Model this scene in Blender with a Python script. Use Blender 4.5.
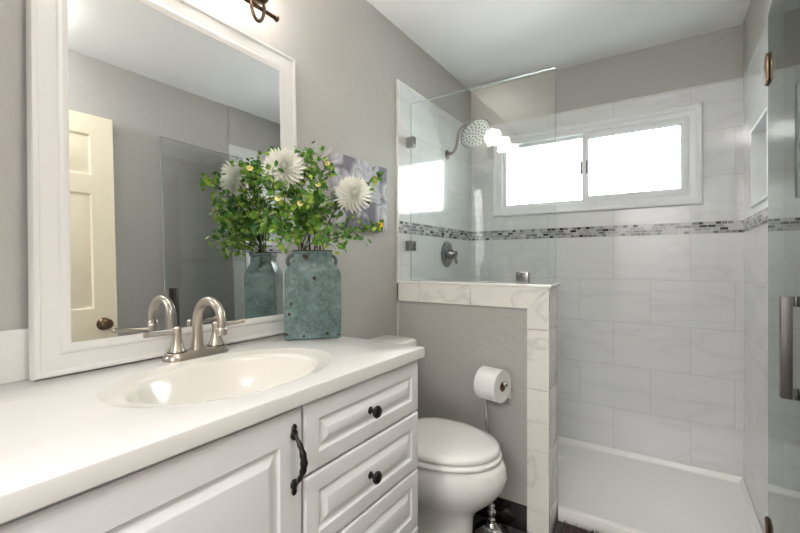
import bpy, bmesh, math, random
from mathutils import Vector, Matrix
random.seed(7)
S = bpy.context.scene
COL = S.collection
PI = math.pi
for o in list(bpy.data.objects):
    bpy.data.objects.remove(o)

# ------------------------------------------------------------------ camera, sky, big lights, exposure
cam_d = bpy.data.cameras.new('camera')
cam = bpy.data.objects.new('camera', cam_d); COL.objects.link(cam)
CX, CZ, TH, F, V0 = 1.169, 1.16, math.radians(33.31), 404.9, 261.7
cam.location = (CX, 0, CZ)
cam.rotation_euler = (PI / 2, 0, TH)
cam_d.sensor_width = 36; cam_d.lens = F / 800 * 36
cam_d.shift_y = (V0 - 266.5) / 800
cam_d.clip_start = 0.02
S.camera = cam

W = bpy.data.worlds.new('sky'); S.world = W; W.use_nodes = True
bg = W.node_tree.nodes['Background']
bg.inputs[0].default_value = (0.965, 0.985, 1.0, 1); bg.inputs[1].default_value = 10.0

def area_light(name, loc, rot, sx, sy, power, col):
    d = bpy.data.lights.new(name, 'AREA'); d.shape = 'RECTANGLE'; d.size = sx; d.size_y = sy
    d.energy = power; d.color = col
    o = bpy.data.objects.new(name, d); COL.objects.link(o); o.location = loc; o.rotation_euler = rot
    return o
# added fill light in the unseen hall behind the open doorway
area_light('hall_fill_light', (0.95, -1.35, 2.36), (0, 0, 0), 0.9, 0.9, 60, (1.0, 0.985, 0.97))
S.view_settings.view_transform = 'Standard'
S.view_settings.look = 'None'
S.view_settings.gamma = 1
S.view_settings.use_curve_mapping = False
S.view_settings.exposure = 0.40

# ------------------------------------------------------------------ materials
def mat(name, col, rough=0.5, metal=0.0, **kw):
    m = bpy.data.materials.new(name); m.use_nodes = True
    b = m.node_tree.nodes['Principled BSDF']
    b.inputs['Base Color'].default_value = (*col, 1)
    b.inputs['Roughness'].default_value = rough
    b.inputs['Metallic'].default_value = metal
    for k, v in kw.items():
        b.inputs[k.replace('_', ' ')].default_value = v
    return m
def N(m, t, **props):
    n = m.node_tree.nodes.new(t)
    for k, v in props.items(): setattr(n, k, v)
    return n
def L(m, a, b): m.node_tree.links.new(a, b)
def P(m): return m.node_tree.nodes['Principled BSDF']
def srgb(r, g, b):
    f = lambda c: c / 12.92 if c <= 0.04045 else ((c + 0.055) / 1.055) ** 2.4
    return tuple(f(c / 255) for c in (r, g, b))
def bump(m, scale, strength, dist=0.01, detail=2):
    tc = N(m, 'ShaderNodeTexCoord'); n = N(m, 'ShaderNodeTexNoise'); b = N(m, 'ShaderNodeBump')
    n.inputs['Scale'].default_value = scale; n.inputs['Detail'].default_value = detail
    b.inputs['Strength'].default_value = strength; b.inputs['Distance'].default_value = dist
    L(m, tc.outputs['Object'], n.inputs['Vector']); L(m, n.outputs[0], b.inputs['Height'])
    L(m, b.outputs[0], P(m).inputs['Normal'])
    return m
def ramp(m, stops, interp='LINEAR'):
    r = N(m, 'ShaderNodeValToRGB'); r.color_ramp.interpolation = interp
    e = r.color_ramp.elements
    while len(e) < len(stops): e.new(0.5)
    for x, (p, c) in zip(e, stops):
        x.position = p; x.color = (*c, 1)
    return r

PAINT = bump(mat('grey wall paint', srgb(183, 180, 176), 0.6), 60, 0.35, 0.006)
CEIL = bump(mat('white ceiling paint', srgb(250, 249, 249), 0.8), 45, 0.2, 0.004)
WHITE_WOOD = mat('white painted wood', srgb(232, 232, 237), 0.35)
FRAME_WHITE = mat('white lacquered frame', srgb(226, 224, 221), 0.3)
VINYL = mat('white window vinyl', srgb(238, 239, 241), 0.35)
CREAM_DOOR = mat('cream door paint', srgb(243, 232, 206), 0.4)
COUNTER = mat('white cultured marble', srgb(221, 219, 217), 0.16)
BASIN = mat('ivory cultured marble', srgb(226, 223, 216), 0.12)
PORCELAIN = mat('white porcelain', srgb(242, 240, 238), 0.08)
SEAT = mat('white seat plastic', srgb(242, 240, 238), 0.18)
ACRYLIC = mat('white acrylic', srgb(248, 246, 243), 0.22)
NICKEL = mat('brushed nickel', srgb(186, 178, 168), 0.28, 1.0)
CHROME = mat('chrome', srgb(205, 206, 208), 0.08, 1.0)
STEEL = mat('brushed steel', srgb(150, 150, 152), 0.25, 1.0)
SHOWER_NICKEL = mat('shower nickel', srgb(136, 130, 122), 0.3, 1.0)
DARK_STEEL = mat('satin steel', srgb(112, 108, 106), 0.45, 1.0)
BRONZE = mat('aged bronze', srgb(120, 100, 82), 0.3, 1.0)
BLACK = mat('black iron', srgb(22, 21, 22), 0.3, 0.3)
BLACK_RUBBER = mat('black rubber', srgb(20, 20, 20), 0.7)  # near-black rubber for the gasket and seal rings
PAPER = bump(mat('soft white paper', srgb(240, 239, 237), 0.9), 300, 0.2, 0.001)
CARD = mat('brown cardboard', srgb(120, 88, 60), 0.85)
BLACK_TILE = mat('black glazed tile', srgb(20, 19, 18), 0.12)
NOZZLE = mat('grey rubber', srgb(70, 72, 75), 0.5)
HEAD_FACE = mat('pale shower face', srgb(205, 205, 200), 0.3)
MIRROR = mat('silvered glass', (0.82, 0.84, 0.84), 0.0, 1.0)
STEM = mat('brown stem', srgb(52, 44, 36), 0.6)
GREEN_STEM = mat('green stem', srgb(120, 130, 70), 0.6)
PETAL = mat('white petal', srgb(252, 251, 242), 0.6)
P(PETAL).inputs['Subsurface Weight'].default_value = 0.0
YELLOW = mat('yellow petal', srgb(240, 190, 40), 0.6)
CREAM_BUD = mat('cream petal', srgb(240, 225, 150), 0.6)

def leaf_material():
    m = mat('green leaf', srgb(86, 128, 40), 0.45)
    oi = N(m, 'ShaderNodeTexCoord'); n = N(m, 'ShaderNodeTexNoise'); n.inputs['Scale'].default_value = 28
    r = ramp(m, [(0.32, srgb(34, 92, 30)), (0.5, srgb(88, 142, 42)), (0.66, srgb(168, 192, 70))])
    L(m, oi.outputs['Object'], n.inputs['Vector']); L(m, n.outputs[0], r.inputs[0]); L(m, r.outputs[0], P(m).inputs['Base Color'])
    return m
LEAF = leaf_material()

def tile_material(name, axis, z0, row, width, shift):
    m = mat(name, srgb(228, 228, 229), 0.1)
    tc = N(m, 'ShaderNodeTexCoord'); sp = N(m, 'ShaderNodeSeparateXYZ'); cb = N(m, 'ShaderNodeCombineXYZ')
    L(m, tc.outputs['Object'], sp.inputs[0])
    a = N(m, 'ShaderNodeMath', operation='SUBTRACT'); a.inputs[1].default_value = shift
    b = N(m, 'ShaderNodeMath', operation='SUBTRACT'); b.inputs[1].default_value = z0
    L(m, sp.outputs['X' if axis == 'x' else 'Y'], a.inputs[0]); L(m, sp.outputs['Z'], b.inputs[0])
    L(m, a.outputs[0], cb.inputs[0]); L(m, b.outputs[0], cb.inputs[1])
    bk = N(m, 'ShaderNodeTexBrick'); bk.offset = 0.5
    for k, v in (('Scale', 1), ('Mortar Size', 0.0011), ('Mortar Smooth', 0.1), ('Brick Width', width), ('Row Height', row)):
        bk.inputs[k].default_value = v
    bk.inputs['Color1'].default_value = (0, 0, 0, 1); bk.inputs['Color2'].default_value = (1, 1, 1, 1)
    bk.inputs['Mortar'].default_value = (0.5, 0.5, 0.5, 1)
    L(m, cb.outputs[0], bk.inputs['Vector'])
    sc = N(m, 'ShaderNodeVectorMath', operation='MULTIPLY_ADD')
    sc.inputs[1].default_value = (7, 13, 0); L(m, bk.outputs['Color'], sc.inputs[0])
    st = N(m, 'ShaderNodeMapping'); st.inputs['Rotation'].default_value = (0, 0, -0.35); st.inputs['Scale'].default_value = (1.5, 6.0, 1)
    L(m, cb.outputs[0], st.inputs['Vector']); L(m, st.outputs[0], sc.inputs[2])
    n = N(m, 'ShaderNodeTexNoise'); n.inputs['Scale'].default_value = 0.8; n.inputs['Detail'].default_value = 5; n.inputs['Distortion'].default_value = 0.9
    L(m, sc.outputs[0], n.inputs['Vector'])
    d = N(m, 'ShaderNodeMath', operation='SUBTRACT'); d.inputs[1].default_value = 0.5; L(m, n.outputs[0], d.inputs[0])
    ab = N(m, 'ShaderNodeMath', operation='ABSOLUTE'); L(m, d.outputs[0], ab.inputs[0])
    r = ramp(m, [(0.0, srgb(221, 221, 221)), (0.008, srgb(225, 225, 225)), (0.03, srgb(229, 229, 229)), (0.2, srgb(233, 233, 233))])
    L(m, ab.outputs[0], r.inputs[0])
    mx = N(m, 'ShaderNodeMix', data_type='RGBA'); mx.inputs[7].default_value = (*srgb(200, 199, 198), 1)
    L(m, bk.outputs['Fac'], mx.inputs[0]); L(m, r.outputs[0], mx.inputs[6]); L(m, mx.outputs[2], P(m).inputs['Base Color'])
    bp = N(m, 'ShaderNodeBump'); bp.inputs['Strength'].default_value = 0.25; bp.inputs['Distance'].default_value = 0.002; bp.invert = True
    L(m, bk.outputs['Fac'], bp.inputs['Height']); L(m, bp.outputs[0], P(m).inputs['Normal'])
    return m
def mosaic_material(name, axis, z0):
    m = mat(name, (0.5, 0.5, 0.5), 0.12)
    tc = N(m, 'ShaderNodeTexCoord'); sp = N(m, 'ShaderNodeSeparateXYZ'); cb = N(m, 'ShaderNodeCombineXYZ')
    L(m, tc.outputs['Object'], sp.inputs[0])
    b = N(m, 'ShaderNodeMath', operation='SUBTRACT'); b.inputs[1].default_value = z0
    L(m, sp.outputs['Z'], b.inputs[0]); L(m, sp.outputs['X' if axis == 'x' else 'Y'], cb.inputs[0]); L(m, b.outputs[0], cb.inputs[1])
    bk = N(m, 'ShaderNodeTexBrick'); bk.offset = 0.43; bk.squash = 0.7; bk.squash_frequency = 3
    for k, v in (('Scale', 1), ('Mortar Size', 0.0013), ('Mortar Smooth', 0.1), ('Brick Width', 0.036), ('Row Height', 0.0158)):
        bk.inputs[k].default_value = v
    bk.inputs['Color1'].default_value = (0, 0, 0, 1); bk.inputs['Color2'].default_value = (1, 1, 1, 1)
    L(m, cb.outputs[0], bk.inputs['Vector'])
    r = ramp(m, [(0.0, srgb(34, 34, 38)), (0.10, srgb(128, 129, 134)), (0.28, srgb(160, 158, 160)), (0.5, srgb(180, 180, 183)), (0.7, srgb(198, 198, 200)), (0.88, srgb(112, 113, 120))], 'CONSTANT')
    L(m, bk.outputs['Color'], r.inputs[0])
    mx = N(m, 'ShaderNodeMix', data_type='RGBA'); mx.inputs[7].default_value = (*srgb(204, 203, 203), 1)
    L(m, bk.outputs['Fac'], mx.inputs[0]); L(m, r.outputs[0], mx.inputs[6]); L(m, mx.outputs[2], P(m).inputs['Base Color'])
    return m
ZT0, ZM1, ZM2, ZT1 = 0.043, 1.31, 1.373, 2.097     # tray, mosaic bottom, mosaic top, top of the tiles
ROW = (ZM1 - ZT0) / 5
TX_LOW = tile_material('marble tile back low', 'x', ZT0, ROW, 0.372, 0.723)
TX_UP = tile_material('marble tile back high', 'x', ZM2, 0.2413, 0.372, 0.723)
TY_LOW = tile_material('marble tile side low', 'y', ZT0, ROW, 0.372, 0.10)
TY_UP = tile_material('marble tile side high', 'y', ZM2, 0.2413, 0.372, 0.10)
MOS_X = mosaic_material('mosaic back', 'x', ZM1)
MOS_Y = mosaic_material('mosaic side', 'y', ZM1)
def marble_trim_material():
    m = mat('marble trim tile', srgb(228, 226, 220), 0.12)
    tc = N(m, 'ShaderNodeTexCoord'); n = N(m, 'ShaderNodeTexNoise')
    n.inputs['Scale'].default_value = 5; n.inputs['Detail'].default_value = 5; n.inputs['Distortion'].default_value = 0.8
    L(m, tc.outputs['Object'], n.inputs['Vector'])
    d = N(m, 'ShaderNodeMath', operation='SUBTRACT'); d.inputs[1].default_value = 0.5; L(m, n.outputs[0], d.inputs[0])
    ab = N(m, 'ShaderNodeMath', operation='ABSOLUTE'); L(m, d.outputs[0], ab.inputs[0])
    r = ramp(m, [(0.0, srgb(218, 215, 209)), (0.010, srgb(230, 227, 221)), (0.05, srgb(239, 236, 229))])
    L(m, ab.outputs[0], r.inputs[0]); L(m, r.outputs[0], P(m).inputs['Base Color'])
    return m
TRIM_TILE = marble_trim_material()
GROUT = mat('pale grout', srgb(186, 182, 174), 0.8)

def glass_material(name, tint, ior=1.45):
    m = bpy.data.materials.new(name); m.use_nodes = True
    nt = m.node_tree; nt.nodes.clear()
    out = N(m, 'ShaderNodeOutputMaterial'); tr = N(m, 'ShaderNodeBsdfTransparent'); gl = N(m, 'ShaderNodeBsdfGlossy')
    fr = N(m, 'ShaderNodeFresnel'); mx = N(m, 'ShaderNodeMixShader')
    tr.inputs[0].default_value = (*tint, 1); gl.inputs['Roughness'].default_value = 0.0; gl.inputs[0].default_value = (0.95, 1, 0.97, 1)
    fr.inputs['IOR'].default_value = ior
    L(m, fr.outputs[0], mx.inputs[0]); L(m, tr.outputs[0], mx.inputs[1]); L(m, gl.outputs[0], mx.inputs[2]); L(m, mx.outputs[0], out.inputs[0])
    return m
GLASS = glass_material('clear shower glass', (0.972, 0.984, 0.980))
PANE = glass_material('window glass', (0.97, 0.985, 0.98))
GLASS_EDGE = mat('green glass edge', srgb(150, 165, 160), 0.1)

def floor_material():
    m = mat('dark slate tile', srgb(70, 68, 68), 0.35)
    tc = N(m, 'ShaderNodeTexCoord'); bk = N(m, 'ShaderNodeTexBrick'); bk.offset = 0.5
    for k, v in (('Scale', 1), ('Mortar Size', 0.003), ('Brick Width', 0.6), ('Row Height', 0.3)): bk.inputs[k].default_value = v
    bk.inputs['Color1'].default_value = (*srgb(66, 64, 64), 1); bk.inputs['Color2'].default_value = (*srgb(80, 78, 77), 1); bk.inputs['Mortar'].default_value = (*srgb(120, 117, 113), 1)
    L(m, tc.outputs['Object'], bk.inputs['Vector']); L(m, bk.outputs['Color'], P(m).inputs['Base Color'])
    return m
FLOOR = floor_material()

def vase_material():
    m = mat('crackled teal glaze', srgb(84, 120, 116), 0.3)
    tc = N(m, 'ShaderNodeTexCoord')
    n = N(m, 'ShaderNodeTexNoise'); n.inputs['Scale'].default_value = 26; n.inputs['Detail'].default_value = 6; n.inputs['Roughness'].default_value = 0.82
    r = ramp(m, [(0.3, srgb(54, 74, 72)), (0.46, srgb(90, 112, 111)), (0.6, srgb(114, 135, 134)), (0.75, srgb(158, 174, 170))])
    L(m, tc.outputs['Object'], n.inputs['Vector']); L(m, n.outputs[0], r.inputs[0])
    v = N(m, 'ShaderNodeTexNoise'); v.inputs['Scale'].default_value = 21; v.inputs['Detail'].default_value = 3
    L(m, tc.outputs['Object'], v.inputs['Vector'])
    r2 = ramp(m, [(0.69, (0, 0, 0)), (0.71, (1, 1, 1))]); L(m, v.outputs[0], r2.inputs[0])
    mx = N(m, 'ShaderNodeMix', data_type='RGBA'); mx.inputs[7].default_value = (*srgb(50, 40, 30), 1)
    L(m, r2.outputs[0], mx.inputs[0]); L(m, r.outputs[0], mx.inputs[6]); L(m, mx.outputs[2], P(m).inputs['Base Color'])
    return m
VASE = vase_material()
CHIP = mat('chipped brown clay', srgb(62, 46, 32), 0.7)

def shade_material():
    m = bpy.data.materials.new('frosted lit lamp glass'); m.use_nodes = True
    b = P(m); b.inputs['Base Color'].default_value = (1, 0.98, 0.94, 1)
    b.inputs['Emission Color'].default_value = (1.0, 0.94, 0.87, 1); b.inputs['Emission Strength'].default_value = 13
    return m
SHADE = shade_material()

def canvas_material():
    m = mat('printed grey petals', (0.5, 0.5, 0.5), 0.8)
    tc = N(m, 'ShaderNodeTexCoord'); sp = N(m, 'ShaderNodeSeparateXYZ'); L(m, tc.outputs['Object'], sp.inputs[0])
    cb = N(m, 'ShaderNodeCombineXYZ'); L(m, sp.outputs['Y'], cb.inputs[0]); L(m, sp.outputs['Z'], cb.inputs[1])
    n = N(m, 'ShaderNodeTexNoise'); n.inputs['Scale'].default_value = 5; n.inputs['Detail'].default_value = 1.5; n.inputs['Distortion'].default_value = 2.2
    L(m, cb.outputs[0], n.inputs['Vector'])
    v = N(m, 'ShaderNodeTexVoronoi'); v.inputs['Scale'].default_value = 8
    ad = N(m, 'ShaderNodeVectorMath', operation='MULTIPLY_ADD'); ad.inputs[1].default_value = (0.16, 0.16, 0); L(m, n.outputs['Color'], ad.inputs[0]); L(m, cb.outputs[0], ad.inputs[2])
    L(m, ad.outputs[0], v.inputs['Vector'])
    mu = N(m, 'ShaderNodeMath', operation='MULTIPLY_ADD'); mu.inputs[1].default_value = 0.7; L(m, v.outputs['Distance'], mu.inputs[0]); L(m, n.outputs[0], mu.inputs[2])
    r = ramp(m, [(0.35, srgb(232, 232, 236)), (0.58, srgb(206, 206, 212)), (0.75, srgb(165, 164, 173)), (0.76, srgb(205, 205, 211)), (0.95, srgb(125, 123, 134))])
    L(m, mu.outputs[0], r.inputs[0]); L(m, r.outputs[0], P(m).inputs['Base Color'])
    return m
CANVAS = canvas_material()
CANVAS_EDGE = mat('grey canvas edge', srgb(120, 118, 126), 0.8)
MAT_PILE = mat('purple brown pile', srgb(88, 70, 72), 0.95)

# ------------------------------------------------------------------ mesh builder
class MB:
    def __init__(s): s.b = bmesh.new()
    def face(s, vs, mi=0):
        try:
            f = s.b.faces.new(vs); f.material_index = mi; return f
        except ValueError: return None
    def box(s, x0, x1, y0, y1, z0, z1, bev=0.0, seg=2, mi=0):
        r = bmesh.ops.create_cube(s.b, size=1)
        vs = r['verts']
        for v in vs:
            v.co = Vector((x0 + (v.co.x + .5) * (x1 - x0), y0 + (v.co.y + .5) * (y1 - y0), z0 + (v.co.z + .5) * (z1 - z0)))
        for f in {f for v in vs for f in v.link_faces}: f.material_index = mi
        if bev > 0:
            es = list({e for v in vs for e in v.link_edges})
            bmesh.ops.bevel(s.b, geom=es, offset=bev, segments=seg, affect='EDGES', profile=0.5)
        return s
    def loft(s, rings, cap0=True, cap1=True, closed=True, mi=0):
        R = [[s.b.verts.new(p) for p in r] for r in rings]
        n = len(R[0])
        for a, b in zip(R, R[1:]):
            for i in range(n if closed else n - 1):
                j = (i + 1) % n
                s.face((a[i], a[j], b[j], b[i]), mi)
        if cap0: s.face(R[0][::-1], mi)
        if cap1: s.face(R[-1], mi)
        return s
    def tube(s, path, rad, n=12, cap=True, mi=0):
        path = [Vector(p) for p in path]
        if not hasattr(rad, '__len__'): rad = [rad] * len(path)
        rings = []; up = None
        for i, p in enumerate(path):
            t = (path[min(i + 1, len(path) - 1)] - path[max(i - 1, 0)]).normalized()
            if up is None:
                up = Vector((0, 0, 1)) if abs(t.z) < 0.9 else Vector((1, 0, 0))
            u = (up - t * up.dot(t)).normalized(); up = u
            w = t.cross(u)
            rings.append([p + (u * math.cos(a) + w * math.sin(a)) * rad[i] for a in (2 * PI * k / n for k in range(n))])
        return s.loft(rings, cap, cap, mi=mi)
    def lathe(s, prof, origin, axis=(0, 0, 1), n=32, cap0=True, cap1=True, mi=0):
        q = Vector((0, 0, 1)).rotation_difference(Vector(axis).normalized())
        o = Vector(origin)
        rings = [[o + q @ Vector((r * math.cos(a), r * math.sin(a), h)) for a in (2 * PI * k / n for k in range(n))] for r, h in prof]
        return s.loft(rings, cap0, cap1, mi=mi)
    def rects(s, fn, w0, w1, h0, h1, rings, cap1=True, cap0=False, mi=0):
        """concentric rectangles: rings of (inset, depth); fn(a, b, depth) -> point"""
        R = []
        for ins, d in rings:
            R.append([fn(w0 + ins, h0 + ins, d), fn(w1 - ins, h0 + ins, d), fn(w1 - ins, h1 - ins, d), fn(w0 + ins, h1 - ins, d)])
        return s.loft(R, cap0, cap1, mi=mi)
    def sphere(s, c, r, seg=16, ring=10, sc=(1, 1, 1), mi=0):
        m = Matrix.Translation(c) @ Matrix.Diagonal((*sc, 1))
        res = bmesh.ops.create_uvsphere(s.b, u_segments=seg, v_segments=ring, radius=r, matrix=m)
        for f in {f for v in res['verts'] for f in v.link_faces}: f.material_index = mi
        return s
    def xf(s, M):
        bmesh.ops.transform(s.b, matrix=M, verts=s.b.verts[:]); return s

def wmat(o):
    m = o.matrix_basis.copy()
    while o.parent:
        o = o.parent; m = o.matrix_basis @ m
    return m
def obj(name, mb, m, parent=None, base=None, angle=32, flat=False, label=None):
    b = mb.b
    bmesh.ops.recalc_face_normals(b, faces=b.faces[:])
    if not flat:
        for f in b.faces: f.smooth = True
        for e in b.edges:
            if len(e.link_faces) != 2 or e.calc_face_angle(0) > math.radians(angle): e.smooth = False
    me = bpy.data.meshes.new(name); b.to_mesh(me); b.free()
    for k in (m if isinstance(m, (list, tuple)) else [m]): me.materials.append(k)
    o = bpy.data.objects.new(name, me); COL.objects.link(o)
    if parent is not None:
        me.transform(wmat(parent).inverted()); o.parent = parent
    elif base is not None:
        me.transform(Matrix.Translation(-Vector(base))); o.location = base
    if label: o['label'] = label
    return o
def thing(name, label, cat, loc, group=None):
    o = bpy.data.objects.new(name, None); COL.objects.link(o); o.location = loc
    o.empty_display_size = 0.05
    o['label'] = label; o['category'] = cat
    if group: o['group'] = group
    return o
def tag(o, label, cat, group=None):
    o['label'] = label; o['category'] = cat
    if group: o['group'] = group
    return o
def struct(name, mb, m, label=None, **k):
    o = obj(name, mb, m, **k); o['kind'] = 'structure'
    if label: o['label'] = label
    o['category'] = name.split('_')[0]
    return o
def pix(u, v, t):
    k = (u - 400) / F
    return Vector((CX + t * (k * math.cos(TH) - math.sin(TH)), t * (k * math.sin(TH) + math.cos(TH)), CZ - (v - V0) * t / F))

XR, YB, YF, HC = 1.50, 2.697, -0.70, 2.38        # tile face right, back wall, front wall, ceiling
XW = 1.508                                        # painted wall on the right
YP, YP2, XP, ZP = 1.75, 1.918, 0.761, 1.049      # half wall

# ------------------------------------------------------------------ shell
mb = MB(); mb.box(-0.1, 1.75, YF - 1.3, YB + 0.12, -0.1, 0.0)
struct('floor', mb, FLOOR, 'dark grey tiled floor')
mb = MB(); mb.box(-0.1, 1.75, YF - 1.3, YB + 0.12, HC, HC + 0.1)
struct('ceiling', mb, CEIL, 'flat white ceiling')
mb = MB(); mb.box(-0.1, 0, YF - 1.3, YB + 0.12, 0, HC)
wl = struct('wall_left', mb, PAINT, 'grey painted wall behind the mirror and toilet')
mb = MB(); mb.box(0.0, 0.008, YP, YB, ZT0, ZM1); obj('wall_tile', mb, TY_LOW, wl, label='white marble tile below the mosaic band')
mb = MB(); mb.box(0.0, 0.008, YP, YB, ZM2, ZT1); obj('wall_tile', mb, TY_UP, wl, label='white marble tile above the mosaic band')
mb = MB(); mb.box(0.0, 0.010, YP, YB, ZM1, ZM2); obj('mosaic_band', mb, MOS_Y, wl, label='grey glass mosaic strip')
mb = MB(); mb.box(0.0, 0.011, YP - 0.008, YP, ZP, ZT1 + 0.006); mb.box(0.0, 0.011, YP, YB, ZT1, ZT1 + 0.006)
obj('tile_edge', mb, TRIM_TILE, wl)

# back wall with its window opening
WX0, WX1, WZ0, WZ1 = 0.170, 1.333, 1.466, 2.010  # outside of the casing
OX0, OX1, OZ0, OZ1 = WX0 + 0.03, WX1 - 0.03, WZ0 + 0.03, WZ1 - 0.03
def holed(mb, x0, x1, z0, z1, y0, y1):
    if z1 <= OZ0 or z0 >= OZ1:
        mb.box(x0, x1, y0, y1, z0, z1); return mb
    mb.box(x0, OX0, y0, y1, z0, z1); mb.box(OX1, x1, y0, y1, z0, z1)
    if z0 < OZ0: mb.box(OX0, OX1, y0, y1, z0, OZ0)
    if z1 > OZ1: mb.box(OX0, OX1, y0, y1, OZ1, z1)
    return mb
wb = struct('wall_back', holed(MB(), -0.1, 1.75, 0, HC, YB + 0.008, YB + 0.12), PAINT, 'grey painted wall above the shower window')
mb = MB(); mb.box(0, XR, YB, YB + 0.008, ZT0, ZM1); obj('wall_tile', mb, TX_LOW, wb, label='white marble tile below the mosaic band')
obj('wall_tile', holed(MB(), 0, XR, ZM2, ZT1, YB, YB + 0.008), TX_UP, wb, label='white marble tile around the window')
mb = MB(); mb.box(0, XR, YB - 0.002, YB + 0.008, ZM1, ZM2); obj('mosaic_band', mb, MOS_X, wb, label='grey glass mosaic strip')
mb = MB(); mb.box(0, XR, YB - 0.003, YB + 0.008, ZT1, ZT1 + 0.006); obj('tile_edge', mb, TRIM_TILE, wb)

# window
win = bpy.data.objects.new('window_1', None); COL.objects.link(win); win.location = (0.77, YB, WZ0)
win['kind'] = 'structure'; win['label'] = 'white sliding window with two bright panes'; win['category'] = 'window'
fx = lambda y: (lambda a, b, d: (a, y - d, b))
mb = MB(); mb.rects(fx(YB), WX0, WX1, WZ0, WZ1, [(0.0, -0.004), (0.0, 0.012), (0.004, 0.020), (0.012, 0.022), (0.017, 0.016), (0.024, 0.014), (0.03, 0.010), (0.03, -0.05)], cap1=False)
obj('window_casing', mb, VINYL, win)
mb = MB(); mb.rects(fx(YB), OX0, OX1, OZ0, OZ1, [(0.0, 0.002), (0.028, 0.0), (0.032, -0.006), (0.032, -0.07), (0.0, -0.07), (0.0, 0.002)], cap1=False)
obj('window_frame', mb, VINYL, win)
IX0, IX1, IZ0, IZ1 = OX0 + 0.032, OX1 - 0.032, OZ0 + 0.032, OZ1 - 0.032
XM = 0.755
for x0, x1, yy, w in ((IX0, XM + 0.015, YB + 0.045, 0.020), (XM - 0.018, IX1, YB + 0.018, 0.034)):
    mb = MB(); mb.rects(fx(yy), x0, x1, IZ0, IZ1, [(0, 0), (0, 0.012), (0.004, 0.014), (w - 0.004, 0.014), (w, 0.008), (w, -0.008), (0, -0.008), (0, 0)], cap1=False)
    sash = obj('sash', mb, VINYL, win)
    mb = MB(); mb.box(x0 + w - 0.003, x1 - w + 0.003, yy - 0.002, yy + 0.002, IZ0 + w - 0.003, IZ1 - w + 0.003)
    obj('pane', mb, PANE, sash)
    if x0 > 0.5:
        mb = MB(); mb.rects(fx(yy), x0 + w, x1 - w, IZ0 + w, IZ1 - w, [(0, 0.006), (0.0025, 0.006), (0.0025, 0.001), (0, 0.001), (0, 0.006)], cap1=False)
        obj('gasket', mb, BLACK_RUBBER, sash)
mb = MB(); mb.box(XM + 0.006, XM + 0.014, YB - 0.008, YB + 0.006, 1.70, 1.78, 0.003)
obj('latch', mb, BLACK, win)
mb = MB(); mb.box(XM - 0.028, XM - 0.020, YB + 0.006, YB + 0.03, 1.70, 1.78, 0.002)
obj('latch', mb, BLACK, win)

# right wall with niche
NY0, NY1, NZ0, NZ1 = 2.09, 2.43, 1.42, 1.75
def niched(mb, y0, y1, z0, z1, x0, x1):
    a, b = max(z0, NZ0), min(z1, NZ1)
    if a >= b:
        mb.box(x0, x1, y0, y1, z0, z1); return mb
    mb.box(x0, x1, y0, NY0, z0, z1); mb.box(x0, x1, NY1, y1, z0, z1)
    if z0 < a: mb.box(x0, x1, NY0, NY1, z0, a)
    if z1 > b: mb.box(x0, x1, NY0, NY1, b, z1)
    return mb
YT = 1.77                                        # where the tiles on the right begin
mb = niched(MB(), YF - 1.3, YB + 0.12, 0, HC, XW, 1.65); mb.box(1.65, 1.75, YF - 1.3, YB + 0.12, 0, HC)
mb.box(XR, XW, YT + 0.01, YB, ZT1, HC)
wr = struct('wall_right', mb, PAINT, 'grey painted wall seen in the mirror')
mb = niched(MB(), YT, YB, ZT0, ZM1, XR, XW); obj('wall_tile', mb, TY_LOW, wr, label='white marble tile below the mosaic band')
obj('wall_tile', niched(MB(), YT, YB, ZM2, ZT1, XR, XW), TY_UP, wr, label='white marble tile above the mosaic band')
mb = MB(); mb.box(XR - 0.002, XW, YT, YB, ZM1, ZM2); obj('mosaic_band', mb, MOS_Y, wr, label='grey glass mosaic strip')
mb = MB(); mb.rects(lambda a, b, d: (XR - d, a, b), NY0 - 0.012, NY1 + 0.012, NZ0 - 0.012, NZ1 + 0.012, [(0, 0), (0, 0.005), (0.0135, 0.005), (0.0135, -0.105)], cap1=True)
obj('shower_niche', mb, VINYL, wr, label='recessed white shelf niche')
# front wall with the doorway the photographer stands before
mb = MB(); mb.box(0, 0.62, YF - 0.1, YF, 0, HC); mb.box(1.42, XW, YF - 0.1, YF, 0, HC); mb.box(0.62, 1.42, YF - 0.1, YF, 2.04, HC)
struct('wall_front', mb, PAINT, 'grey wall with the open doorway, behind the viewer')
mb = MB(); mb.box(-0.1, 1.75, YF - 1.4, YF - 1.3, 0, HC)  # added unseen wall that hides the sky from mirror and glass reflections
struct('wall_hall', mb, CEIL, 'added white end wall shutting the sky out of the hall, behind the viewer')
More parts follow.
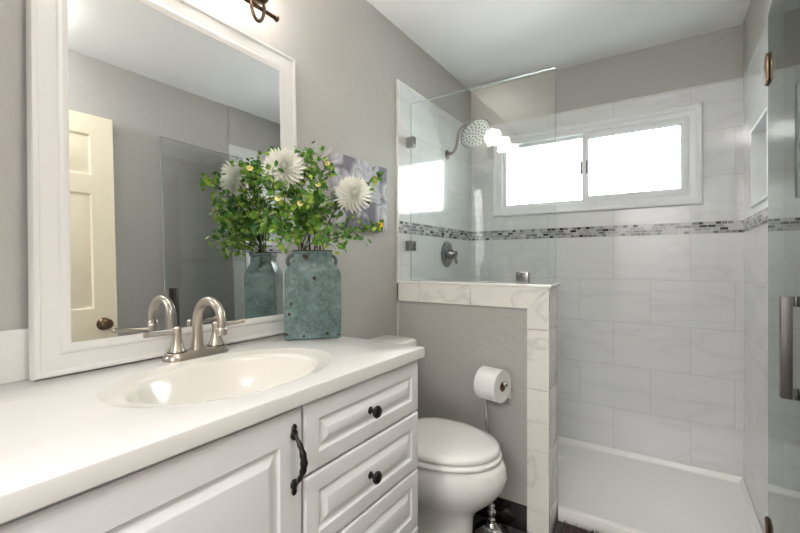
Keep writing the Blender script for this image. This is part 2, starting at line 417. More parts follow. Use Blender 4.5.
# half wall between toilet and shower
mb = MB(); mb.box(0, XP - 0.01, YP + 0.008, YP2 - 0.008, 0, ZP - 0.01)
wp = struct('wall_partition', mb, PAINT, 'grey half wall between toilet and shower')
TW = 0.09
def prism_xz(pts, y0, y1):
    m_ = MB(); m_.loft([[(x, y0, z) for x, z in pts], [(x, y1, z) for x, z in pts]]); return m_
g = 0.0012
for x0, x1 in ((0.0, 0.41), (0.41, XP)):
    last = x1 == XP
    pts = [(x0 + g, ZP - TW), (x1 - (TW if last else g), ZP - TW), (x1 - (0 if last else g), ZP), (x0 + g, ZP)]
    obj('cap_tile', prism_xz(pts, YP, YP + 0.02), TRIM_TILE, wp, flat=True)
zz = [0.0, 0.104, 0.36, 0.617, 0.872, ZP]
for z0, z1 in zip(zz, zz[1:]):
    top = z1 == ZP
    pts = [(XP - TW, z0 + g), (XP, z0 + g), (XP, z1 - g), (XP - TW, z1 - g - (TW if top else 0))]
    obj('corner_tile', prism_xz(pts, YP, YP + 0.02), TRIM_TILE, wp, flat=True)
    mb = MB(); mb.box(XP - 0.012, XP + 0.001, YP + 0.0205, YP2, z0 + g, z1 - g, 0.001); obj('end_tile', mb, TRIM_TILE, wp)
mb = MB(); mb.box(0, XP - 0.012, YP2 - 0.009, YP2, 0, ZP - 0.02); obj('wall_tile', mb, TX_LOW, wp)
mb = MB(); mb.box(0.0, XP + 0.010, YP - 0.002, YP2 + 0.004, ZP, ZP + 0.012, 0.003); obj('cap_ledge', mb, TRIM_TILE, wp)
mb = MB(); mb.box(0, XP - 0.013, YP + 0.0095, YP + 0.012, 0, ZP - 0.02); mb.box(XP - 0.02, XP - 0.008, YP + 0.006, YP2 - 0.006, 0, ZP - 0.002)
obj('grout', mb, GROUT, wp)
mb = MB()
for x0, x1 in ((0.008, 0.36), (0.362, XP - TW)): mb.box(x0, x1, YP - 0.004, YP + 0.008, 0.0, 0.108, 0.002)
struct('baseboard_partition', mb, BLACK_TILE, 'black tile baseboard along the half wall')
mb = MB(); mb.box(0.0, 0.010, 1.06, YP - 0.006, 0.0, 0.108, 0.002)
struct('baseboard_left', mb, BLACK_TILE, 'black tile baseboard behind the toilet')

# entry door, folded open along the right wall (seen in the mirror)
hx, hy, ex, ey = 1.500, 0.24, 1.466, 1.015
dlen = math.hypot(ex - hx, ey - hy); dang = math.atan2(ey - hy, ex - hx)
DM = Matrix.Translation((hx, hy, 0.01)) @ Matrix.Rotation(dang, 4, 'Z')     # local x along the door, +y towards the vanity
door = bpy.data.objects.new('door_1', None); COL.objects.link(door); door.location = (hx, hy, 0.01); door.rotation_euler = (0, 0, dang)
door['kind'] = 'structure'; door['label'] = 'cream six panel door reflected in the mirror'; door['category'] = 'door'
mb = MB(); mb.box(0, dlen, -0.033, -0.008, 0, 2.03)
st, mid = 0.105, 0.10
pw = (dlen - 2 * st - mid) / 2
xs = [(0, st), (st + pw, st + pw + mid), (dlen - st, dlen)]
zs = [(0, 0.2), (0.80, 0.98), (1.60, 1.70), (1.92, 2.03)]
for x0, x1 in xs: mb.box(x0, x1, -0.008, 0.002, 0, 2.03)
for z0, z1 in zs:
    for x0 in (st, st + pw + mid): mb.box(x0, x0 + pw, -0.008, 0.002, z0, z1)
leaf = obj('door_leaf', mb.xf(DM), CREAM_DOOR, door)
for x0 in (st, st + pw + mid):
    for z0, z1 in ((0.2, 0.80), (0.98, 1.60), (1.70, 1.92)):
        mb = MB(); mb.rects(lambda a, b, d: (a, d, b), x0, x0 + pw, z0, z1, [(0, -0.007), (0.0, 0.001), (0.008, -0.006), (0.02, -0.006), (0.042, 0.0)])
        obj('door_panel', mb.xf(DM), CREAM_DOOR, leaf)
mb = MB(); mb.lathe([(0.033, 0), (0.033, 0.006), (0.026, 0.010), (0.012, 0.014), (0.012, 0.03), (0.02, 0.036), (0.027, 0.046), (0.028, 0.056), (0.022, 0.066), (0.012, 0.070)], (dlen - 0.065, 0.002, 0.895), (0, 1, 0))
obj('door_knob', mb.xf(DM), BRONZE, door)

# ------------------------------------------------------------------ vanity
CT, CD, CE, CY0 = 0.906, 0.565, 1.053, -0.12
van = thing('vanity_cabinet', 'white vanity cabinet with raised panel door and drawers under the counter', 'cabinet', (0.28, 0.48, 0))
VX = 0.535
mb = MB(); mb.box(0.01, 0.022, -0.10, 1.038, 0.10, CT - 0.033); mb.box(VX - 0.018, VX, -0.10, 1.038, 0.10, CT - 0.033); mb.box(0.022, VX - 0.018, -0.10, -0.082, 0.10, CT - 0.033); mb.box(0.022, VX - 0.018, 1.020, 1.038, 0.10, CT - 0.033); mb.box(0.022, VX - 0.018, -0.082, 1.020, 0.10, 0.118)
obj('cabinet_body', mb, WHITE_WOOD, van, flat=True)
mb = MB(); mb.box(0.02, VX - 0.06, -0.09, 1.03, 0.0, 0.10); obj('toe_kick', mb, WHITE_WOOD, van)
fv = lambda a, b, d: (VX + d, a, b)
def front(name, y0, y1, z0, z1, st):
    mb = MB(); mb.rects(fv, y0, y1, z0, z1, [(0, 0), (0, 0.014), (0.004, 0.019), (0.010, 0.020), (st, 0.020), (st + 0.004, 0.015), (st + 0.009, 0.0135), (st + 0.026, 0.0215), (st + 0.031, 0.0225)])
    return obj(name, mb, WHITE_WOOD, van, angle=12)
def knob(parent, y, z):
    mb = MB(); x = VX + 0.022
    mb.lathe([(0.009, 0), (0.009, 0.002), (0.0055, 0.004), (0.005, 0.012), (0.009, 0.016), (0.0145, 0.019), (0.0155, 0.023), (0.013, 0.027), (0.006, 0.029)], (x, y, z), (1, 0, 0), 24)
    obj('knob', mb, BLACK, parent, label='round black knob')
DZ = [0.868, 0.717, 0.547, 0.376, 0.205]
for z1, z0 in zip(DZ, DZ[1:]):
    d = front('drawer', 0.583, 1.036, z0 + 0.003, z1 - 0.001, 0.038)
    knob(d, 0.797, (z0 + z1) / 2)
mb = MB(); mb.box(VX, VX + 0.012, 0.583, 1.036, 0.105, 0.196); obj('base_rail', mb, WHITE_WOOD, van)
d = front('cabinet_door', -0.08, 0.577, 0.110, 0.864, 0.058)
# ornate black pull
py, pz0, pz1, px = 0.551, 0.722, 0.820, VX + 0.0205
mb = MB()
path, rad = [], []
for i in range(25):
    s_ = i / 24; z = pz0 + (pz1 - pz0) * s_
    path.append((px + 0.004 + 0.026 * math.sin(PI * s_) ** 0.8, py, z)); rad.append(0.0042 + 0.0030 * math.sin(PI * s_) ** 2 + 0.0008 * math.cos(s_ * 24 * PI / 2))
mb.tube(path, rad, 12)
for z, sgn in ((pz0, -1), (pz1, 1)):
    mb.sphere((px + 0.003, py, z), 0.009, 14, 8, (0.6, 1, 1.2)); mb.sphere((px + 0.003, py, z + sgn * 0.013), 0.0065, 12, 8, (0.6, 1, 1.3))
obj('pull_handle', mb, BLACK, d, label='curved black iron pull')

# countertop with moulded basin
ct = thing('countertop', 'white cultured marble vanity top with oval sink, on the cabinet', 'countertop', (0.28, 0.48, CT - 0.033))
SX, SY, AX, AY = 0.325, 0.580, 0.153, 0.222
angs = [2 * PI * k / 96 for k in range(96)]
x0c, x1c, y0c, y1c = 0.002, CD, CY0, CE
for cx_, cy_ in ((x0c, y0c), (x1c, y0c), (x1c, y1c), (x0c, y1c)):
    a = math.atan2(cy_ - SY, cx_ - SX) % (2 * PI)
    i = min(range(96), key=lambda k: abs(angs[k] - a)); angs[i] = a
def rect_pt(a, ins, z):
    dx, dy = math.cos(a), math.sin(a); t = 1e9
    if dx > 1e-9: t = min(t, (x1c - SX) / dx)
    if dx < -1e-9: t = min(t, (x0c - SX) / dx)
    if dy > 1e-9: t = min(t, (y1c - SY) / dy)
    if dy < -1e-9: t = min(t, (y0c - SY) / dy)
    X, Y = SX + t * dx, SY + t * dy
    X = min(max(X, x0c + ins), x1c - ins); Y = min(max(Y, y0c + ins), y1c - ins)
    return (X, Y, z)
def ell(a, s, z, ddx=0.0):
    ea = math.atan2(math.sin(a) / AY, math.cos(a) / AX)
    return (SX + ddx + s * AX * math.cos(ea), SY + s * AY * math.sin(ea), z)
mb = MB()
rings = [[ell(a, 1.21, CT - 0.033) for a in angs], [rect_pt(a, 0.003, CT - 0.033) for a in angs], [rect_pt(a, 0, CT - 0.030) for a in angs], [rect_pt(a, 0, CT - 0.005) for a in angs],
         [rect_pt(a, 0.0015, CT - 0.0015) for a in angs], [rect_pt(a, 0.005, CT) for a in angs], [ell(a, 1.21, CT) for a in angs]]
mb.loft(rings, False, False); obj('counter_slab', mb, COUNTER, ct, angle=25)
prof = [(1.21, 0), (1.18, -0.001), (1.14, -0.0035), (1.06, -0.006), (1.02, -0.0075), (0.99, -0.0105), (0.96, -0.018), (0.92, -0.032), (0.85, -0.056), (0.74, -0.082), (0.58, -0.105), (0.38, -0.121), (0.2, -0.128), (0.09, -0.130)]
mb = MB(); mb.loft([[ell(a, s_, CT + z) for a in angs] for s_, z in prof], False, True); obj('sink_basin', mb, BASIN, ct, angle=60, label='oval ivory basin')
mb = MB(); mb.lathe([(0.022, -0.002), (0.024, 0.001), (0.020, 0.003), (0.017, 0.001), (0.004, 0.004)], (SX, SY, CT - 0.129)); obj('drain', mb, NICKEL, ct)
mb = MB(); mb.box(0.001, 0.020, CY0, 1.0, CT - 0.001, 1.016, 0.004); obj('backsplash', mb, COUNTER, ct)

# faucet
fc = thing('faucet', 'brushed nickel two handle faucet behind the sink', 'faucet', (0.108, 0.615, CT))
FX, FY = 0.108, 0.615
def stadium(hx_, hy_, z):
    return [(FX + hx_ * math.cos(a), FY + (hy_ - hx_) * (1 if math.sin(a) > 0 else -1) * (1 if abs(math.sin(a)) > 1e-6 else 0) + hx_ * math.sin(a), z) for a in (2 * PI * (k + 0.5) / 40 for k in range(40))]
mb = MB(); mb.loft([stadium(0.031, 0.088, CT), stadium(0.031, 0.088, CT + 0.006), stadium(0.028, 0.085, CT + 0.012), stadium(0.024, 0.081, CT + 0.017), stadium(0.02, 0.077, CT + 0.019)])
obj('base_plate', mb, NICKEL, fc)
path, rad = [(FX, FY, CT + 0.015), (FX, FY, CT + 0.03), (FX, FY, CT + 0.06)], [0.0195, 0.0160, 0.0135]
path.append((FX, FY, CT + 0.085)); rad.append(0.0125)
R = 0.056
for k in range(1, 15):
    a = PI - k / 14 * math.radians(192)
    path.append((FX + R + R * math.cos(a), FY, CT + 0.096 + R * 0.98 * math.sin(a))); rad.append(0.0122 - 0.0012 * k / 14)
mb = MB(); mb.tube(path, rad, 18)
p1, p0 = Vector(path[-1]), Vector(path[-2]); dd = (p1 - p0).normalized()
mb.tube([p1 - dd * 0.002, p1 + dd * 0.002, p1 + dd * 0.016, p1 + dd * 0.018], [0.0112, 0.0135, 0.0140, 0.012], 18)
obj('spout', mb, NICKEL, fc)
for sgn, lx in ((-1, 0.022), (1, 0.004)):
    y = FY + sgn * 0.054
    mb = MB(); mb.lathe([(0.0215, 0.014), (0.022, 0.020), (0.019, 0.026), (0.015, 0.038), (0.0115, 0.052), (0.010, 0.062), (0.0105, 0.066), (0.0105, 0.076), (0.0095, 0.082), (0.005, 0.085)], (FX, y, CT), n=24)
    h = obj('handle', mb, NICKEL, fc)
    mb = MB(); b0 = Vector((FX, y, CT + 0.070)); dv = Vector((lx, sgn * 0.088, 0.008))
    mb.tube([b0, b0 + dv * 0.3, b0 + dv * 0.9, b0 + dv * 0.92, b0 + dv, b0 + dv * 1.01], [0.0052, 0.0048, 0.0060, 0.0068, 0.0068, 0.005], 14); obj('lever', mb, NICKEL, h)
    mb = MB(); mb.lathe([(0.0222, 0.0), (0.0225, 0.002)], (FX, y, CT + 0.0195), n=24); obj('seal_ring', mb, BLACK_RUBBER, h)

# ------------------------------------------------------------------ mirror leaning on the wall
MY0, MY1, MH, FWD = 0.288, 1.037, 1.0, 0.069
TILT = 0.0285
mir = bpy.data.objects.new('mirror', None); COL.objects.link(mir)
mir.location = (0.0300, (MY0 + MY1) / 2, CT + 0.0008); mir.rotation_euler = (0, -TILT, 0)
tag(mir, 'large rectangular mirror in a wide white moulded frame, standing on the counter', 'mirror')
MM = Matrix.Translation(mir.location) @ Matrix.Rotation(-TILT, 4, 'Y')
hw = (MY1 - MY0) / 2
fm = lambda a, b, d: (d, a, b)
mb = MB(); mb.rects(fm, -hw, hw, 0, MH, [(0.02, 0.0), (0, 0.0), (0, 0.020), (0.003, 0.026), (0.008, 0.028), (0.012, 0.026), (0.014, 0.023), (0.020, 0.022), (0.040, 0.020), (0.047, 0.019), (0.050, 0.022), (0.055, 0.023), (0.059, 0.021), (0.061, 0.020), (0.065, 0.0185), (FWD, 0.017), (FWD, 0.010)], cap1=False)
obj('mirror_frame', mb.xf(MM), FRAME_WHITE, mir, angle=40)
mb = MB(); mb.box(0.0115, 0.0155, -hw + FWD - 0.004, hw - FWD + 0.004, FWD - 0.004, MH - FWD + 0.004); obj('mirror_glass', mb.xf(MM), MIRROR, mir, flat=True)
mb = MB(); mb.box(0.0005, 0.0112, -hw + 0.02, hw - 0.02, 0.02, MH - 0.02); obj('backing_board', mb.xf(MM), CARD, mir)

# ------------------------------------------------------------------ vanity light
vl = thing('vanity_light', 'bronze wall light with upturned frosted shades above the mirror', 'wall lamp', (0.0, 0.60, 2.03))
LX, LZ = 0.103, 1.956
mb = MB(); mb.lathe([(0.06, 0), (0.06, 0.008), (0.05, 0.016), (0.02, 0.02)], (0.0, 0.60, 2.03), (1, 0, 0)); mb.tube([(0.015, 0.60, 2.03), (0.06, 0.60, 2.02), (LX, 0.60, LZ)], 0.008)
obj('wall_plate', mb, BRONZE, vl)
mb = MB(); mb.tube([(LX, 0.31, LZ), (LX, 0.88, LZ)], 0.0065)
for y, s_ in ((0.31, -1), (0.88, 1)):
    mb.tube([(LX, y, LZ), (LX, y + s_ * 0.002, LZ), (LX, y + s_ * 0.010, LZ), (LX, y + s_ * 0.012, LZ)], [0.007, 0.010, 0.010, 0.007])
obj('bar', mb, BRONZE, vl)
for y in (0.37, 0.59, 0.81):
    mb = MB(); pts = []
    for k in range(19):
        a = PI + k / 18 * PI
        pts.append((LX + 0.004, y + 0.024 * math.cos(a), LZ + 0.006 + 0.052 * math.sin(a)))
    pts = [(LX + 0.004, y - 0.022, LZ + 0.016)] + pts + [(LX + 0.004, y + 0.022, LZ + 0.016), (LX + 0.004, y + 0.014, LZ + 0.022), (LX + 0.004, y, LZ + 0.024)]
    mb.tube(pts, 0.0055, 10); obj('loop_arm', mb, BRONZE, vl)
    mb = MB(); mb.lathe([(0.012, 0.0), (0.03, 0.008), (0.034, 0.014), (0.034, 0.03), (0.03, 0.034)], (LX + 0.004, y, LZ + 0.014)); cup = obj('shade_cup', mb, BRONZE, vl)
    mb = MB(); mb.lathe([(0.030, 0.034), (0.042, 0.045), (0.056, 0.075), (0.060, 0.105), (0.054, 0.14), (0.048, 0.15), (0.044, 0.15), (0.05, 0.135), (0.055, 0.105), (0.051, 0.077), (0.037, 0.05), (0.01, 0.04)], (LX + 0.004, y, LZ + 0.014)); obj('lamp_shade', mb, SHADE, vl)

# ------------------------------------------------------------------ canvas picture
pic = thing('canvas_picture', 'square grey floral canvas print on the wall behind the vase', 'picture', (0.0, 1.43, 1.308))
mb = MB(); mb.box(0.002, 0.035, 1.25, 1.61, 1.308, 1.612, 0.002); obj('canvas', mb, CANVAS, pic)
def petal_ring(mb, c, n, r0, r1, w, tilt, jit=0.15):
    for k in range(n):
        a = 2 * PI * (k + random.uniform(-jit, jit)) / n
        d = Vector((0, math.cos(a), math.sin(a))); s_ = Vector((0, -math.sin(a), math.cos(a)))
        o = Vector(c)
        pts = [o + d * r0 - s_ * w * .3, o + d * (r0 + r1) / 2 - s_ * w, o + d * r1, o + d * (r0 + r1) / 2 + s_ * w, o + d * r0 + s_ * w * .3]
        pts = [p + Vector((tilt, 0, 0)) for p in pts]
        mb.loft([pts, [p + Vector((0.0006, 0, 0)) for p in pts]])

# ------------------------------------------------------------------ vase
VC = Vector((0.164, 0.986, CT)); VR = math.atan2(-0.69, 0.72) + 0.06     # front face turned towards the room
vs = thing('vase', 'distressed teal ceramic jug vase standing on the counter by the mirror', 'vase', VC)
vs.rotation_euler = (0, 0, VR)
VM = Matrix.Translation(VC) @ Matrix.Rotation(VR, 4, 'Z')
def rrect(hx_, hy_, r, z, n=5):
    out = []
    for sx, sy, a0 in ((1, 1, 0), (-1, 1, PI / 2), (-1, -1, PI), (1, -1, 1.5 * PI)):
        for k in range(n + 1):
            a = a0 + k / n * PI / 2
            out.append((sx * (hx_ - r) + r * math.cos(a), sy * (hy_ - r) + r * math.sin(a), z))
    return out
mb = MB()
mb.loft([rrect(0.050, 0.086, 0.005, 0.0), rrect(0.055, 0.091, 0.006, 0.004), rrect(0.055, 0.092, 0.006, 0.10), rrect(0.054, 0.091, 0.006, 0.212), rrect(0.052, 0.088, 0.007, 0.224),
         rrect(0.040, 0.070, 0.008, 0.250), rrect(0.037, 0.063, 0.008, 0.258), rrect(0.036, 0.061, 0.008, 0.277), rrect(0.040, 0.065, 0.008, 0.284), rrect(0.040, 0.065, 0.008, 0.291),
         rrect(0.034, 0.060, 0.008, 0.291), rrect(0.032, 0.057, 0.008, 0.26), rrect(0.044, 0.08, 0.006, 0.21), rrect(0.046, 0.08, 0.006, 0.012)])
obj('vase_body', mb.xf(VM), VASE, vs, angle=24)
mb = MB(); mb.loft([rrect(0.0405, 0.0655, 0.008, 0.2895), rrect(0.0395, 0.0645, 0.008, 0.2925), rrect(0.034, 0.060, 0.008, 0.2925), rrect(0.0335, 0.0595, 0.008, 0.289)], False, False)
obj('vase_rim', mb.xf(VM), CHIP, vs, label='chipped brown rim')
for s_ in (-1, 1):
    mb = MB(); pts = []
    for k in range(13):
        a = -PI / 2 + k / 12 * PI * 1.05
        pts.append((0, s_ * (0.062 + 0.019 * math.cos(a)), 0.255 + 0.020 * math.sin(a)))
    mb.tube(pts, 0.0062, 10); obj('vase_handle', mb.xf(VM), VASE, vs)
for y, z, r in ((0.003, 0.200, .006), (-0.076, 0.085, .006), (-0.07, 0.118, .005), (0.045, 0.018, .007), (-0.03, 0.012, .005), (-0.085, 0.02, .006), (0.082, 0.012, .005)):
    mb = MB(); mb.lathe([(r, -0.001), (r * 0.8, 0.0008)], (0.0548, y, z), (1, 0, 0), 9)
    obj('glaze_chip', mb.xf(VM), CHIP, vs, label='dark brown chip in the glaze')

# ------------------------------------------------------------------ flowers and branches in the vase
MOUTH = VC + Vector((0, 0, 0.285))
def bez(a, b, c, n=14):
    return [a * (1 - t) ** 2 + b * 2 * t * (1 - t) + c * t * t for t in (i / (n - 1) for i in range(n))]
def stem_path(i, tip, bend=0.5):
    off = VM.to_3x3() @ Vector((random.uniform(-.012, .012), -0.045 + 0.09 * ((i * 0.37) % 1), 0))
    foot = VC + Vector((0, 0, 0.05)) - off * 0.4
    m = MOUTH + off
    mid = m + Vector((0, 0, 1)) * (tip.z - m.z) * bend + (tip - m) * 0.18
    return [foot, m - (m - foot) * 0.3] + bez(m, mid, tip)
def dahlia(label, i, c, nrm, r):
    t = thing('dahlia', label, 'flower', MOUTH, 'white dahlias in the teal vase')
    nrm = Vector(nrm).normalized()
    mb = MB(); p = stem_path(i, c - nrm * r * 0.35); mb.tube(p, 0.0022, 8); obj('stem', mb, GREEN_STEM, t)
    mb = MB(); q = Vector((0, 0, 1)).rotation_difference(nrm)
    n = 150
    for k in range(n):
        f = (k + 0.5) / n
        pol = math.acos(1 - f * 1.45); az = k * 2.39996
        d = q @ Vector((math.sin(pol) * math.cos(az), math.sin(pol) * math.sin(az), math.cos(pol)))
        ln = r * (0.62 + 0.4 * min(1, f * 2.2)) * random.uniform(0.9, 1.08)
        s_ = d.cross(nrm + Vector((.01, .02, .03))).normalized(); u = s_.cross(d)
        w = r * 0.085
        base = c + d * r * 0.12
        P5 = []
        for tt, ww, lift in ((0, .5, 0), (.45, 1.0, .06), (.8, .85, .02), (1.0, .15, -.10)):
            pc = base + d * ln * tt + u * (-lift * ln * 0.6)
            P5.append((pc - s_ * w * ww + u * w * .35, pc - u * 0.0, pc + s_ * w * ww + u * w * .35))
        V = [[mb.b.verts.new(x) for x in row] for row in P5]
        for ra, rb in zip(V, V[1:]):
            for j in range(2): mb.face((ra[j], ra[j + 1], rb[j + 1], rb[j]))
    mb.sphere(c, r * 0.3, 12, 8)
    b = mb.b
    obj('petals', mb, PETAL, t, angle=80)
def leaf(mb, c, d, nrm, ln, w):
    d = d.normalized(); s_ = d.cross(nrm)
    s_ = s_.normalized() if s_.length > 1e-4 else Vector((1, 0, 0)); n2 = s_.cross(d)
    pts = [c, c + d * ln * .3 - s_ * w * .85 + n2 * ln * .06, c + d * ln * .65 - s_ * w + n2 * ln * .05, c + d * ln, c + d * ln * .65 + s_ * w + n2 * ln * .05, c + d * ln * .3 + s_ * w * .85 + n2 * ln * .06]
    v = [mb.b.verts.new(p) for p in pts]; m1 = mb.b.verts.new(c + d * ln * .5 - n2 * ln * .04)
    for a, e in zip(v, v[1:] + v[:1]): mb.face((a, e, m1))
def rv(): return Vector((random.gauss(0, 1), random.gauss(0, 1), random.gauss(0, 1)))
def branch(label, i, tip, buds=0, ntw=9, bend=0.55, budmat=None, size=1.0):
    t = thing('leafy_branch', label, 'branch', MOUTH, 'leafy branches in the teal vase')
    p = stem_path(i, tip, bend)
    ms = MB(); ms.tube(p, [0.0022 - 0.0012 * k / len(p) for k in range(len(p))], 7)
    ml = MB()
    q = p[2:]
    ends = [p[-1]]
    def cluster(e, dr, n, sp):
        for _ in range(n):
            d = (dr * 0.5 + rv() * 0.75).normalized()
            ln = random.uniform(0.015, 0.024) * size
            leaf(ml, e + rv() * sp, d, (rv() + Vector((0.6, -0.6, 0.9))).normalized(), ln, ln * 0.40)
    ntw = int(ntw * 1.35)
    for k in range(ntw):
        f = 0.36 + 0.64 * k / ntw
        idx = f * (len(q) - 1); j = int(idx); a = q[j].lerp(q[min(j + 1, len(q) - 1)], idx - j)
        tan = (q[min(j + 1, len(q) - 1)] - q[j - 1]).normalized()
        d = rv(); d = (d - tan * d.dot(tan)).normalized() + tan * 0.8
        ln = random.uniform(0.03, 0.068) * (1.2 - 0.45 * f)
        e = a + d.normalized() * ln
        e.x = max(e.x, 0.062)
        ms.tube([a, (a + e) / 2 + Vector((0, 0, 0.003)), e], [0.0011, 0.0009, 0.0006], 5)
        cluster(e, d, 5, 0.009); cluster((a + e) / 2, d, 2, 0.006); ends.append(e)
        cluster(a, tan, 1, 0.004)
    cluster(p[-1], (p[-1] - p[-2]).normalized(), 7, 0.006)
    obj('stem', ms, STEM, t); obj('leaves', ml, LEAF, t, flat=True)
    for k in range(buds):
        e = ends[0] if k == 0 else random.choice(ends)
        mb = MB(); nrm = Vector((0.7, -0.6, 0.3)).normalized(); qq = Vector((0, 0, 1)).rotation_difference(nrm); c = e + nrm * 0.008
        for a_ in range(6):
            d = qq @ Vector((math.cos(a_ * PI / 3), math.sin(a_ * PI / 3), 0.35)); leaf(mb, c, d, nrm, 0.011, 0.005)
        mb.sphere(c + nrm * 0.002, 0.0032, 8, 6)
        obj('blossom', mb, budmat or CREAM_BUD, t, flat=True)
dahlia('large white dahlia standing above the mirror frame edge, left of the canvas print', 3, Vector((0.158, 0.870, 1.458)), (0.75, -0.6, 0.2), 0.058)
dahlia('white dahlia lower right, in front of the grey canvas print', 6, pix(353, 194, 1.36), (0.8, -0.5, 0.25), 0.057)
BR = [('tallest leafy branch, rising straight up out of the vase', pix(309, 152, 1.34), 0, None, 9),
      ('upright leafy branch ending in a pale bud right of the tallest branch', pix(327, 165, 1.36), 1, CREAM_BUD, 8),
      ('leafy branch with yellow blossoms in front of the canvas top right corner', pix(374, 180, 1.42), 2, YELLOW, 8),
      ('low leafy branch stretching furthest right, past the canvas bottom edge', pix(380, 226, 1.38), 1, YELLOW, 8),
      ('short leafy branch drooping right, just above the vase shoulder', pix(346, 236, 1.25), 0, None, 6),
      ('leafy branch leaning far left in front of the mirror', pix(250, 170, 1.20), 2, CREAM_BUD, 10),
      ('leafy branch hanging low on the left, nearest the mirror glass', pix(258, 214, 1.26), 0, None, 9),
      ('leafy branch between the two dahlias with a cream bud', pix(318, 186, 1.26), 1, CREAM_BUD, 9),
      ('bushy leafy branch below the larger dahlia', pix(278, 200, 1.22), 1, CREAM_BUD, 11),
      ('leafy branch curving low left toward the faucet side, over the vase shoulder', pix(272, 228, 1.22), 0, None, 8),
      ('short leafy branch in the middle, right above the vase mouth', pix(300, 205, 1.24), 1, CREAM_BUD, 9),
      ('leafy branch behind the lower dahlia, close to the wall', pix(338, 205, 1.45), 0, None, 8),
      ('leafy branch behind the larger dahlia, close to the mirror frame', pix(270, 160, 1.33), 0, None, 9)]
for i, (lab, tip, nb, bm_, nt) in enumerate(BR):
    tip.x = max(tip.x, 0.085)
    branch(lab, i, tip, nb, nt, budmat=bm_)

# ------------------------------------------------------------------ toilet
TY = 1.435
to = thing('toilet', 'white porcelain toilet with closed lid beside the vanity', 'toilet', (0.35, TY, 0))
def egg(xb, xf_, hw_, z, n=48, cy=TY, pw_=2.3):
    xc = xb + (xf_ - xb) * 0.42; out = []
    for k in range(n):
        a = 2 * PI * k / n; c, s_ = math.cos(a), math.sin(a)
        ex_ = 2 / (2.0 if c > 0 else pw_ + 0.8)
        X = (abs(c) ** ex_) * (1 if c >= 0 else -1); Y = (abs(s_) ** ex_) * (1 if s_ >= 0 else -1)
        out.append((xc + X * ((xf_ - xc) if c >= 0 else (xc - xb)), cy + Y * hw_, z))
    return out
mb = MB()
mb.loft([egg(*r) for r in ((0.13, 0.590, 0.125, 0.0), (0.13, 0.590, 0.124, 0.02), (0.14, 0.565, 0.112, 0.05), (0.14, 0.550, 0.106, 0.12), (0.14, 0.555, 0.108, 0.19), (0.13, 0.572, 0.118, 0.218), (0.12, 0.605, 0.140, 0.248), (0.11, 0.645, 0.165, 0.285),
                          (0.10, 0.673, 0.181, 0.325), (0.10, 0.684, 0.187, 0.365), (0.10, 0.678, 0.186, 0.398), (0.10, 0.668, 0.181, 0.414), (0.11, 0.652, 0.170, 0.417))])
obj('bowl', mb, PORCELAIN, to, angle=50)
DZL = 0.029
mb = MB(); mb.loft([egg(xb, xf_, h_, z + DZL) for xb, xf_, h_, z in ((0.235, 0.658, 0.182, 0.391), (0.232, 0.662, 0.186, 0.396), (0.232, 0.662, 0.186, 0.404), (0.238, 0.654, 0.180, 0.410), (0.30, 0.60, 0.12, 0.410), (0.30, 0.60, 0.12, 0.391))])
obj('seat', mb, SEAT, to, angle=50)
mb = MB(); mb.loft([egg(xb, xf_, h_, z + DZL) for xb, xf_, h_, z in ((0.24, 0.648, 0.176, 0.4135), (0.236, 0.654, 0.181, 0.4175), (0.236, 0.655, 0.182, 0.428), (0.242, 0.648, 0.177, 0.437), (0.27, 0.605, 0.148, 0.443), (0.33, 0.53, 0.09, 0.445))])
obj('lid', mb, SEAT, to, angle=50)
for s_ in (-1, 1):
    mb = MB(); mb.tube([(0.225, TY + s_ * 0.06, 0.432), (0.225, TY + s_ * 0.10, 0.432)], 0.011, 12); obj('hinge', mb, SEAT, to)
mb = MB(); mb.loft([rr for rr in [[(x + 0.105, y + TY, z) for x, y, z in rrect(hx_, hy_, 0.03, z_, 6)] for hx_, hy_, z_ in ((0.075, 0.172, 0.412), (0.083, 0.182, 0.43), (0.086, 0.190, 0.75), (0.086, 0.190, 0.762))]])
obj('tank', mb, PORCELAIN, to, angle=50)
mb = MB(); mb.loft([[(x + 0.106, y + TY, z) for x, y, z in rrect(hx_, hy_, 0.03, z_, 6)] for hx_, hy_, z_ in ((0.088, 0.193, 0.763), (0.096, 0.200, 0.767), (0.096, 0.200, 0.790), (0.092, 0.196, 0.798), (0.083, 0.187, 0.802))])
obj('tank_lid', mb, PORCELAIN, to, angle=50)
mb = MB(); mb.lathe([(0.014, 0), (0.014, 0.008), (0.008, 0.012)], (0.190, TY - 0.14, 0.69), (1, 0, 0)); mb.tube([(0.2, TY - 0.14, 0.69), (0.206, TY - 0.11, 0.686), (0.206, TY - 0.07, 0.68)], [0.006, 0.005, 0.007], 10)
obj('flush_lever', mb, CHROME, to)

